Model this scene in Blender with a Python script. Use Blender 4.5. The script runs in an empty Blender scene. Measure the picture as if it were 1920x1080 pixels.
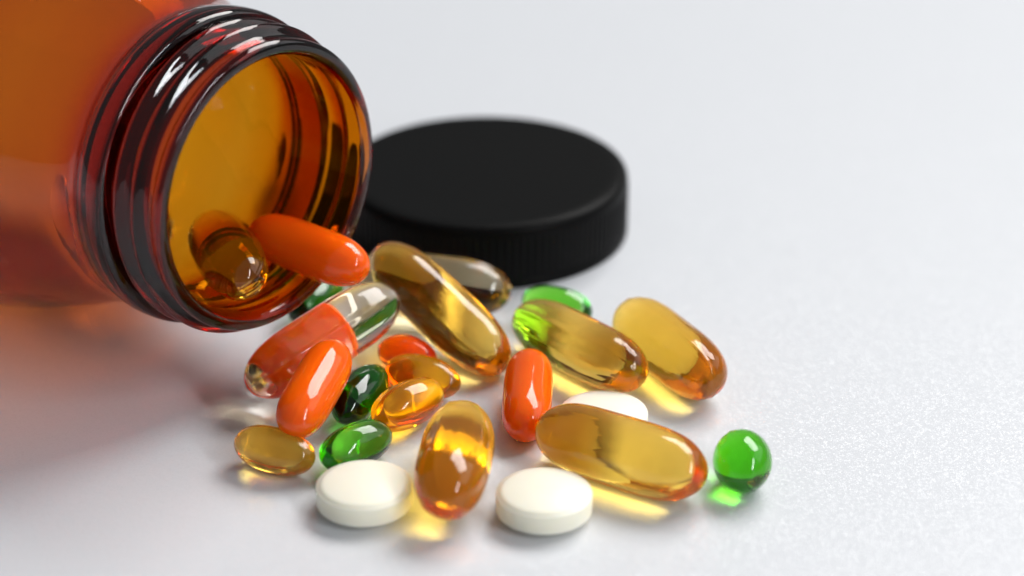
import bpy, bmesh, math, random
from mathutils import Vector, Matrix, noise
random.seed(4)
MM = 0.001
S = bpy.context.scene
COL = S.collection
R = math.radians

# ------------------------------------------------------------------ camera
cam_d = bpy.data.cameras.new('camera')
cam = bpy.data.objects.new('camera', cam_d); COL.objects.link(cam)
PITCH, DIST = R(26.5), 0.34222
cam.location = (0, -DIST * math.cos(PITCH), DIST * math.sin(PITCH))
cam.rotation_euler = (math.pi / 2 - PITCH, 0, 0)
cam_d.lens = 80; cam_d.sensor_width = 36
cam_d.clip_start = 0.02; cam_d.clip_end = 50
cam_d.dof.use_dof = True
cam_d.dof.focus_distance = 0.300
cam_d.dof.aperture_fstop = 10
cam_d.dof.aperture_blades = 7
S.camera = cam

# ------------------------------------------------------------------ world
W = bpy.data.worlds.new('World'); S.world = W
W.use_nodes = True
bg = W.node_tree.nodes['Background']
bg.inputs['Color'].default_value = (0.93, 0.97, 1.0, 1)
bg.inputs['Strength'].default_value = 0.14

# ------------------------------------------------------------------ lamps (windows of the room, plus an added fill)
def area(name, pos, target, sx, sy, radiance, color):
    """a window or softbox: radiance is what it shows to anything that looks at it"""
    d = bpy.data.lights.new(name, 'AREA')
    d.shape = 'RECTANGLE'; d.size = sx; d.size_y = sy
    d.energy = radiance * math.pi * sx * sy
    d.color = color
    o = bpy.data.objects.new(name, d); COL.objects.link(o)
    o.location = pos
    o.rotation_euler = (Vector(target) - Vector(pos)).to_track_quat('-Z', 'Y').to_euler()
    return o
area('back_window', (0.92, 1.04, 1.60), (0, 0, 0), 1.6, 0.85, 7.9, (1.0, 0.985, 0.965))
area('right_fill_softbox', (2.1, 0.55, 1.55), (0, 0, 0), 2.4, 1.5, 0.75, (0.97, 0.985, 1.0))  # added fill softbox, no real window; brightens the table under the gels
side = area('side_window', (1.80, -1.58, 1.40), (0, 0, 0.0), 0.23, 2.0, 17.0, (0.95, 0.975, 1.0))
side.rotation_euler.rotate_axis('Z', R(-38))

# ------------------------------------------------------------------ render settings
S.view_settings.view_transform = 'Standard'
S.view_settings.look = 'None'
S.view_settings.exposure = 0.54
S.view_settings.gamma = 1
S.render.engine = 'CYCLES'
cy = S.cycles
cy.use_denoising = True
cy.max_bounces = 24; cy.diffuse_bounces = 5; cy.glossy_bounces = 10
cy.transmission_bounces = 24; cy.transparent_max_bounces = 16; cy.volume_bounces = 0
cy.caustics_reflective = True; cy.caustics_refractive = True
cy.blur_glossy = 0.2
cy.sample_clamp_indirect = 30

# ------------------------------------------------------------------ helpers
def obj(name, verts, faces, mat, parent=None, smooth=True):
    me = bpy.data.meshes.new(name)
    me.from_pydata([tuple(c * MM for c in v) for v in verts], [], faces)
    me.validate()
    bm = bmesh.new(); bm.from_mesh(me)
    bmesh.ops.recalc_face_normals(bm, faces=bm.faces)
    bm.to_mesh(me); bm.free()
    me.materials.append(mat)
    if smooth:
        me.polygons.foreach_set('use_smooth', [True] * len(me.polygons))
    o = bpy.data.objects.new(name, me); COL.objects.link(o)
    if parent: o.parent = parent
    return o

def empty(name, loc):
    o = bpy.data.objects.new(name, None); COL.objects.link(o)
    o.empty_display_size = 0.01
    o.location = [c * MM for c in loc]
    return o

def tag(o, label=None, cat=None, group=None, kind=None):
    if label: o['label'] = label
    if cat: o['category'] = cat
    if group: o['group'] = group
    if kind: o['kind'] = kind
    return o

def new_mat(name):
    m = bpy.data.materials.new(name); m.use_nodes = True
    nt = m.node_tree
    return m, nt, nt.nodes['Principled BSDF'], nt.nodes['Material Output']

def node(nt, typ, **kw):
    n = nt.nodes.new(typ)
    for k, v in kw.items():
        if hasattr(n, k): setattr(n, k, v)
        else: n.inputs[k].default_value = v
    return n

def add_bump(nt, p, scale, strength, dist, stretch=(1, 1, 1), detail=2):
    tc = node(nt, 'ShaderNodeTexCoord')
    mp = node(nt, 'ShaderNodeMapping'); mp.inputs['Scale'].default_value = stretch
    nz = node(nt, 'ShaderNodeTexNoise', Scale=scale, Detail=detail)
    bp = node(nt, 'ShaderNodeBump', Strength=strength, Distance=dist)
    nt.links.new(tc.outputs['Object'], mp.inputs['Vector'])
    nt.links.new(mp.outputs['Vector'], nz.inputs['Vector'])
    nt.links.new(nz.outputs['Fac'], bp.inputs['Height'])
    nt.links.new(bp.outputs['Normal'], p.inputs['Normal'])
    return bp

def clear_mat(name, sigma, ior=1.47, rough=0.035, bump=None, milk=None):
    """transparent gel or glass: colour comes only from absorption per millimetre of path"""
    m, nt, p, out = new_mat(name)
    p.inputs['Base Color'].default_value = (1, 1, 1, 1)
    p.inputs['Roughness'].default_value = rough
    p.inputs['IOR'].default_value = ior
    p.inputs['Transmission Weight'].default_value = 1.0
    mx = max(sigma)
    va = node(nt, 'ShaderNodeVolumeAbsorption')
    va.inputs['Color'].default_value = (1 - sigma[0] / mx, 1 - sigma[1] / mx, 1 - sigma[2] / mx, 1)
    va.inputs['Density'].default_value = mx * 1000
    nt.links.new(va.outputs['Volume'], out.inputs['Volume'])
    if bump: add_bump(nt, p, *bump)
    if milk:                                   # slightly cloudy gelatin: some light scatters in the skin
        df = node(nt, 'ShaderNodeBsdfDiffuse'); df.inputs['Color'].default_value = (*milk[1], 1)
        mx_ = node(nt, 'ShaderNodeMixShader'); mx_.inputs[0].default_value = milk[0]
        nt.links.new(p.outputs[0], mx_.inputs[1]); nt.links.new(df.outputs[0], mx_.inputs[2])
        nt.links.new(mx_.outputs[0], out.inputs['Surface'])
    return m

GELBUMP = (700, 0.3, 0.0004, (1, 1, 0.10), 2)
M_amber = clear_mat('amber_gel', (0.0003, 0.043, 0.260), bump=GELBUMP, milk=(0.09, (1.0, 0.42, 0.03)))
M_honey = clear_mat('honey_gel', (0.0003, 0.042, 0.240), bump=GELBUMP, milk=(0.05, (1.0, 0.42, 0.03)))
M_clear = clear_mat('clear_gel', (0.003, 0.008, 0.020))
M_gold = clear_mat('pale_golden_gel', (0.008, 0.024, 0.080))
M_green = clear_mat('green_gel', (0.30, 0.065, 0.55))
M_dkgreen = clear_mat('deep_green_gel', (0.85, 0.27, 0.95))
M_orange = clear_mat('orange_gel', (0.002, 0.080, 0.50), milk=(0.10, (1.0, 0.4, 0.02)))
M_yelor = clear_mat('yellow_orange_gel', (0.003, 0.085, 0.60), milk=(0.15, (1.0, 0.5, 0.02)))
M_mustard = clear_mat('mustard_gel', (0.012, 0.085, 0.42), milk=(0.12, (0.9, 0.6, 0.06)))
M_redgel = clear_mat('red_gel', (0.006, 0.40, 1.6), milk=(0.2, (1.0, 0.10, 0.01)))
M_glass = clear_mat('amber_glass', (0.23, 0.88, 3.4), ior=1.5, bump=(260, 0.05, 0.0006))
M_glass.node_tree.nodes['Principled BSDF'].inputs['Specular IOR Level'].default_value = 0.12

def red_mat():
    m, nt, p, out = new_mat('opaque_red_orange_gel')
    p.inputs['Base Color'].default_value = (1.0, 0.13, 0.004, 1)
    p.inputs['Roughness'].default_value = 0.06
    p.inputs['IOR'].default_value = 1.45
    p.inputs['Subsurface Weight'].default_value = 0.8
    p.inputs['Subsurface Radius'].default_value = (1.0, 0.22, 0.05)
    p.inputs['Subsurface Scale'].default_value = 0.004
    p.inputs['Transmission Weight'].default_value = 0.12
    p.inputs['Coat Weight'].default_value = 0.0
    p.inputs['Coat Roughness'].default_value = 0.03
    add_bump(nt, p, 500, 0.06, 0.0004)
    return m
M_red = red_mat()

def tablet_mat():
    m, nt, p, out = new_mat('white_tablet')
    p.inputs['Base Color'].default_value = (0.92, 0.885, 0.745, 1)
    p.inputs['Roughness'].default_value = 0.42
    p.inputs['Subsurface Weight'].default_value = 0.5
    p.inputs['Subsurface Radius'].default_value = (1.0, 0.85, 0.6)
    p.inputs['Subsurface Scale'].default_value = 0.002
    add_bump(nt, p, 900, 0.10, 0.0002)
    return m
M_tab = tablet_mat()

def black_mat(name, rough, col=0.012):
    m, nt, p, out = new_mat(name)
    p.inputs['Base Color'].default_value = (col, col, col, 1)
    p.inputs['IOR'].default_value = 1.13
    p.inputs['Roughness'].default_value = rough
    add_bump(nt, p, 2500, 0.15, 0.0001)
    return m
M_captop = black_mat('black_plastic_matt', 0.40, 0.004)
M_capside = black_mat('black_plastic', 0.30, 0.006)

def table_mat():
    m, nt, p, out = new_mat('white_table_laminate')
    p.inputs['Base Color'].default_value = (0.63, 0.645, 0.675, 1)
    p.inputs['Roughness'].default_value = 0.5
    tc = node(nt, 'ShaderNodeTexCoord')
    # fine sparkling grain: every grain is a tiny facet with a tilt of its own
    n1 = node(nt, 'ShaderNodeTexVoronoi', Scale=4300.0)
    sub = node(nt, 'ShaderNodeVectorMath', operation='SUBTRACT'); sub.inputs[1].default_value = (.5, .5, .5)
    scl = node(nt, 'ShaderNodeVectorMath', operation='SCALE'); scl.inputs['Scale'].default_value = 0.42
    add = node(nt, 'ShaderNodeVectorMath', operation='ADD')
    nrm = node(nt, 'ShaderNodeVectorMath', operation='NORMALIZE')
    n2 = node(nt, 'ShaderNodeTexNoise', Scale=700.0, Detail=4.0)
    bp = node(nt, 'ShaderNodeBump', Strength=0.35, Distance=0.00012)
    L = nt.links.new
    L(tc.outputs['Object'], n1.inputs['Vector']); L(tc.outputs['Object'], n2.inputs['Vector'])
    L(n2.outputs['Fac'], bp.inputs['Height'])
    L(n1.outputs['Color'], sub.inputs[0]); L(sub.outputs[0], scl.inputs[0])
    L(scl.outputs[0], add.inputs[0]); L(bp.outputs['Normal'], add.inputs[1])
    L(add.outputs[0], nrm.inputs[0]); L(nrm.outputs[0], p.inputs['Coat Normal'])
    L(bp.outputs['Normal'], p.inputs['Normal'])
    p.inputs['Coat Weight'].default_value = 0.30
    p.inputs['Coat Roughness'].default_value = 0.19
    p.inputs['Coat IOR'].default_value = 1.5
    return m
M_table = table_mat()

# ------------------------------------------------------------------ the table
t = obj('tabletop', [(-1500, -700, 0), (1500, -700, 0), (1500, 1500, 0), (-1500, 1500, 0),
                     (-1500, -700, -25), (1500, -700, -25), (1500, 1500, -25), (-1500, 1500, -25)],
        [(0, 1, 2, 3), (7, 6, 5, 4), (0, 4, 5, 1), (1, 5, 6, 2), (2, 6, 7, 3), (3, 7, 4, 0)], M_table, smooth=False)
tag(t, kind='structure')

# ------------------------------------------------------------------ lathe along local X (profile: list of (x, r)), closed loop or open
def lathe(profile, n=160, closed=True, rfun=None):
    v, f = [], []
    k = len(profile)
    for i in range(n):
        a = 2 * math.pi * i / n
        for j, (x, r) in enumerate(profile):
            rr = r if rfun is None else rfun(j, x, r, a)
            v.append((x, rr * math.cos(a), rr * math.sin(a)))
    for i in range(n):
        i2 = (i + 1) % n
        for j in range(k if closed else k - 1):
            j2 = (j + 1) % k
            f.append((i * k + j, i2 * k + j, i2 * k + j2, i * k + j2))
    return v, f

def smooth_curve(pts, sub=6):
    """Catmull-Rom through the points"""
    out = []
    P = [pts[0]] + pts + [pts[-1]]
    for i in range(1, len(P) - 2):
        for s in range(sub):
            t = s / sub
            q = []
            for c in (0, 1):
                p0, p1, p2, p3 = P[i-1][c], P[i][c], P[i+1][c], P[i+2][c]
                q.append(0.5 * (2*p1 + (p2-p0)*t + (2*p0-5*p1+4*p2-p3)*t*t + (3*p1-p0-3*p2+p3)*t**3))
            out.append(tuple(q))
    out.append(pts[-1])
    return out

# ------------------------------------------------------------------ amber bottle, lying; local x runs from the mouth back to the base
MOUTH = Vector((-31.64, -31.79, 30.6)); AZ = R(39.75)
bottle = empty('amber_bottle', MOUTH)
bottle.rotation_euler = (0, 0, math.pi - AZ)       # local +x points backwards
tag(bottle, 'amber glass jar lying open on its side, mouth toward the spilled pills', 'bottle')

JOINT = 13.9
rn = 19.5
outer = [(0.0, 18.9), (0.15, 19.45), (0.55, 19.85), (1.0, 19.95), (1.5, 19.8), (1.85, rn)]
outer_n = smooth_curve(outer, 4)
TH0, TH1, NTH = 1.95, 8.95, 62
outer_n += [(TH0 + (TH1 - TH0) * i / NTH, rn) for i in range(NTH + 1)]
outer_n += smooth_curve([(9.05, rn + .25), (9.25, 20.7), (9.6, 21.45), (10.2, 21.75), (11.2, 21.85), (12.6, 21.8), (JOINT, 21.55)], 5)
def helix(j, x, r, a):
    # screw thread: two turns of one ridge, starting and ending on the far side
    if not (TH0 - 1e-6 <= x <= TH1 + 1e-6) or abs(r - rn) > 1e-6:
        return r
    u = ((a + math.pi) % (2 * math.pi)) / (2 * math.pi)
    h = 0
    for k in (0, 1):
        d = (x - (2.2 + 3.3 * (u + k))) / 1.65
        fade = min(1, (u + k) / 0.12, (2 - u - k) / 0.12)
        if abs(d) < 1:
            c = 0.5 + 0.5 * math.cos(math.pi * d)
            h += 1.55 * fade * c
    return r + h
inner_n = smooth_curve([(JOINT, 17.75), (12.0, 17.7), (6.0, 17.7), (1.5, 17.75), (0.6, 17.9), (0.15, 18.25), (0.0, 18.6)], 5)
v, f = lathe(outer_n + inner_n, 224, True, helix)
obj('neck', v, f, M_glass, bottle)

J2 = JOINT + 0.02
outer_b = smooth_curve([(J2, 21.55), (15.2, 21.1), (17.0, 20.95), (20, 21.5), (25, 23.3), (30, 25.3), (36, 27.5), (43, 29.4),
                        (50, 30.3), (58, 30.6), (70, 30.6), (90, 30.6), (104, 30.6), (108, 30.2), (110.6, 28.6), (111.4, 26.0)], 6)
outer_b += [(111.2, 22.0), (110.2, 15.0), (109.6, 6.0), (109.5, 0.01)]
inner_b = [(107.4, 0.01), (107.4, 10.0), (107.7, 22.0)]
inner_b += smooth_curve([(107.5, 25.8), (106.0, 28.3), (102, 29.4), (90, 29.5), (70, 29.5), (58, 29.45), (50, 29.1), (43, 28.15), (36, 26.25), (30, 24.1),
                         (25, 21.95), (20, 19.9), (17.0, 18.6), (15.2, 17.95), (J2, 17.75)], 6)
prof = inner_b + outer_b
v, f = lathe(prof, 192, closed=False)
obj('body', v, f, M_glass, bottle)

# ------------------------------------------------------------------ black screw cap
cap = empty('black_screw_cap', (-4.3, 21.8, 0))
tag(cap, 'black plastic screw cap lying top up behind the pills', 'cap')
H, RC = 10.2, 22.55
def rot(v):  # lathe axis x -> z
    return [(b, c, a) for a, b, c in v]
NR = 120
top_prof = smooth_curve([(H - 1.75, RC), (H - 1.2, RC - 0.03), (H - .55, RC - .28), (H - .14, RC - .85), (H, RC - 1.6)], 5) + \
    [(H - 0.02, RC - 3), (H - 0.10, RC - 6), (H - 0.16, 12.0), (H - 0.18, 5.0), (H - 0.18, 0.01)]
top_prof = [(H - 1.75, 0.01), (H - 1.75, RC - 1.0)] + top_prof
v, f = lathe(top_prof, 192, closed=False)
obj('top_panel', rot(v), f, M_captop, cap)
side_prof = [(0.0, RC - 1.6), (0.0, RC - .05), (0.12, RC + .12), (1.0, RC + .15), (1.3, RC + .02), (1.5, RC - .06), (1.9, RC + .0), (H - 2.3, RC), (H - 1.9, RC - .02), (H - 1.76, RC - .06), (H - 1.76, RC - 1.6)]
def knurl(j, x, r, a):
    if 1.8 < x < H - 2.2 and r > RC - 1:
        return r + 0.12 * math.cos(NR * a)
    return r
v, f = lathe(side_prof, NR * 6, True, knurl)
obj('skirt', rot(v), f, M_capside, cap)

# ------------------------------------------------------------------ softgels: superellipsoid body, moulding seam round the long way
def softgel_mesh(name, a, rad, n, mat, seam=0.15, flat=1.0, seed=0, nt_=72, na=96):
    v, f = [], []
    ph = [-math.pi/2 + math.pi * (i + .5) / nt_ for i in range(nt_)]
    rs = random.Random(seed)
    k1, k2, p1 = rs.uniform(-.02, .02), rs.uniform(-.015, .015), rs.uniform(0, 6)
    prof = []
    for q in ph:
        t = math.sin(q); t = math.copysign(1 - (1 - abs(t)) , t)
        prof.append((t, math.sqrt(max(0, 1 - abs(t) ** n))))
    for t, r in prof:
        for i in range(na):
            th = 2 * math.pi * i / na
            d = min(abs(math.sin(th)), 1)                         # seam at th = 0 and pi
            rr = rad * r * (1 + k1 * t + k2 * math.cos(3 * t + p1)) + seam * math.exp(-(d / 0.075) ** 2) * (0.3 + 0.7 * r)
            rr += 0.07 * r * noise.noise((1.3 * math.cos(th) + seed * 7.1, 1.3 * math.sin(th), 1.6 * t + seed))   # slight dents
            v.append((rr * math.cos(th), rr * math.sin(th) * flat, a * t))
    N = len(prof)
    for j in range(N - 1):
        for i in range(na):
            i2 = (i + 1) % na
            f.append((j * na + i, j * na + i2, (j + 1) * na + i2, (j + 1) * na + i))
    b = len(v); v.append((0, 0, -a)); v.append((0, 0, a))
    for i in range(na):
        i2 = (i + 1) % na
        f.append((b, i2, i)); f.append((b + 1, (N - 1) * na + i, (N - 1) * na + i2))
    return v, f

def softgel(name, label, group, mat, c, yaw, pitch, a, rad, n, roll=0, seam=0.15, flat=1.0, seed=0):
    v, f = softgel_mesh(name, a, rad, n, mat, seam, flat, seed)
    o = obj(name, v, f, mat)
    yw, pt = R(yaw), R(pitch)
    ax = Vector((math.cos(yw) * math.cos(pt), math.sin(yw) * math.cos(pt), math.sin(pt)))
    s = Vector((-math.sin(yw), math.cos(yw), 0)); u = ax.cross(s)
    m = Matrix((s, u, ax)).transposed().to_4x4() @ Matrix.Rotation(R(roll), 4, 'Z')
    m.translation = Vector(c) * MM
    o.matrix_world = m
    tag(o, label, 'softgel', group)
    return o

BIG, RED, OVAL = 'large oil softgels spilled from the jar', 'opaque red orange softgels', 'small oval softgels among the spill'
CLR = 'colourless softgels by the jar mouth'
# big amber ones
softgel('amber_softgel', 'large amber softgel at the front right, touching the green ball with its right end', BIG, M_amber, (13.8, -55.9, 4.6), -32, 0, 12.2, 4.5, 4, 58, seed=1)
softgel('amber_softgel', 'large amber softgel pointing at the viewer between the two front white tablets', BIG, M_amber, (-7.2, -58.3, 5.0), -95, 3, 12.2, 4.68, 3.6, 115, seed=2)
softgel('amber_softgel', 'large two toned amber softgel farthest right of the spill, beyond the hidden tablet', BIG, M_amber, (21.7, -27.8, 4.62), -62, 0, 12.0, 4.52, 4, 100, seed=3)
softgel('amber_softgel', 'large amber softgel just in front of the green softgel by the cap', BIG, M_honey, (9.3, -26.7, 4.42), -48, 0, 12.4, 4.3, 4, 130, seed=4)
softgel('amber_softgel', 'large brownish amber softgel propped up at the centre, slanting down from the jar mouth', BIG, M_honey, (-10.2, -20.6, 7.1), -45, -20, 13.8, 4.42, 3.6, 150, seed=5)
# colourless ones
softgel('clear_softgel', 'colourless softgel under the jar lip glowing orange with a silvery upper end', CLR, M_clear, (-25.82, -30.64, 7.4), 45, 10, 13.4, 4.45, 3.5, 140, seed=6)
softgel('clear_softgel', 'pale golden clear softgel lying against the foot of the black cap', CLR, M_gold, (-12.2, -8.3, 4.65), -11, 0, 12.3, 4.5, 3.6, 80, seed=7)
def in_bottle(x, lat, z):      # x mm behind the mouth, lat mm to the right of the axis seen from outside
    return (MOUTH.x - x * math.cos(AZ) + lat * math.sin(AZ), MOUTH.y + x * math.sin(AZ) + lat * math.cos(AZ), z)
softgel('clear_softgel', 'clear softgel inside the jar, lying end on just behind the lip', 'clear softgels inside the jar', M_gold, (-38.9, -25.2, 17.7), -70, 3, 11.3, 4.4, 3.5, 30, seed=8)
softgel('clear_softgel', 'clear softgel deeper inside the jar, up behind the one by the lip', 'clear softgels inside the jar', M_clear, in_bottle(38.5, 7.0, 12.6), -55, 8, 11.5, 4.3, 3.5, 70, seed=9)
# opaque red-orange ones
softgel('red_softgel', 'opaque red orange softgel resting on the lip inside the jar mouth', RED, M_red, (-28, -23.9, 17.8), -34, -3, 10, 3.56, 4, 60, seam=.05, seed=10)
softgel('red_softgel', 'opaque orange softgel leaning on the colourless one at the left of the pile', RED, M_red, (-25.83, -45.5, 8.0), -106, -9, 9.2, 3.42, 4, 75, seam=.05, seed=11)
softgel('red_softgel', 'opaque red orange softgel standing between the central and right amber softgels', RED, M_red, (2.1, -39.2, 3.6), -93, -4, 9.4, 3.36, 4, 20, seam=.05, seed=12)
softgel('red_softgel', 'red orange softgel behind the colourless one, seen only through it', RED, M_red, (-29.9, -27.2, 3.6), 47, 0, 7.5, 3.4, 4, 20, seam=.05, seed=22)
# ovals
softgel('orange_softgel', 'small orange see through oval nearest the front amber softgel', OVAL, M_orange, (-13.9, -41.3, 3.22), 44, 0, 5.9, 3.12, 2.2, 80, seed=13)
softgel('orange_softgel', 'small yellow orange oval behind the orange see through one', OVAL, M_yelor, (-12.2, -33.2, 3.0), -26, 0, 5.7, 2.8, 2.2, 60, seed=14)
softgel('red_softgel', 'small bright red oval mostly hidden under the brownish amber softgel', OVAL, M_redgel, (-14.6, -26.6, 2.75), -30, 0, 4.6, 2.7, 2.2, 60, seed=15)
softgel('amber_softgel', 'small mustard yellow oval at the far left of the spill', OVAL, M_mustard, (-30.6, -53.1, 3.1), -25, 0, 5.8, 3.0, 2.2, 75, seed=16)
softgel('green_softgel', 'small green ball at the far right, alone beside the amber softgel', OVAL, M_green, (29.3, -57.1, 3.85), 86, 0, 4.8, 3.74, 2.2, 60, seed=17)
softgel('green_softgel', 'small bright green oval behind the left white tablet', OVAL, M_green, (-20.2, -51.7, 2.98), 41, 0, 5.5, 2.92, 2.2, 75, seed=18)
softgel('green_softgel', 'dark green oval tucked behind the leaning orange softgel', OVAL, M_dkgreen, (-20.4, -38.5, 3.2), 70, 0, 6.7, 3.05, 2.2, 40, seed=19)
softgel('green_softgel', 'green oval by the black cap, half behind an amber softgel', OVAL, M_green, (6.5, -12.1, 3.0), -27, 0, 5.5, 2.95, 2.2, 80, seed=20)
softgel('green_softgel', 'dark green oval in the shade under the jar lip', OVAL, M_dkgreen, (-28.6, -10.2, 3.1), 60, 0, 5.8, 3.0, 2.2, 20, seed=21)

# ------------------------------------------------------------------ white tablets
def tablet(label, c, rad, h, tilt=(0, 0)):
    e = h * 0.22                       # height of the domes
    band = (h - 2 * e) / 2
    prof = [(h/2, 0.01)]
    for i in range(1, 9):
        s = i / 8 * 0.94
        prof.append((h/2 - e * 0.88 * (s ** 2.2), rad * s))
    prof += [(band + .12, rad * .945), (band + .09, rad * .953), (band + .05, rad * .985), (band + .0, rad * .993), (band - .10, rad * .999), (band - .2, rad), (band - .5, rad)]
    low = [(-x, r) for x, r in reversed(prof)]
    v, f = lathe(prof + low, 128, closed=False)
    o = obj('white_tablet', rot(v), f, M_tab)
    o.location = [k * MM for k in c]
    o.rotation_euler = (R(tilt[0]), R(tilt[1]), 0)
    tag(o, label, 'tablet', 'round white tablets')
    return o
tablet('round white tablet at the front left, touching the amber softgel', (-18.5, -62.0, 2.15), 6.1, 4.3, (0, 0))
tablet('round white tablet at the very front, right of the upright amber softgel', (4.0, -63.8, 2.15), 6.05, 4.3, (0, 0))
tablet('round white tablet mostly hidden behind the front right amber softgel', (12.2, -42.6, 1.8), 5.9, 3.6, (0, 0))
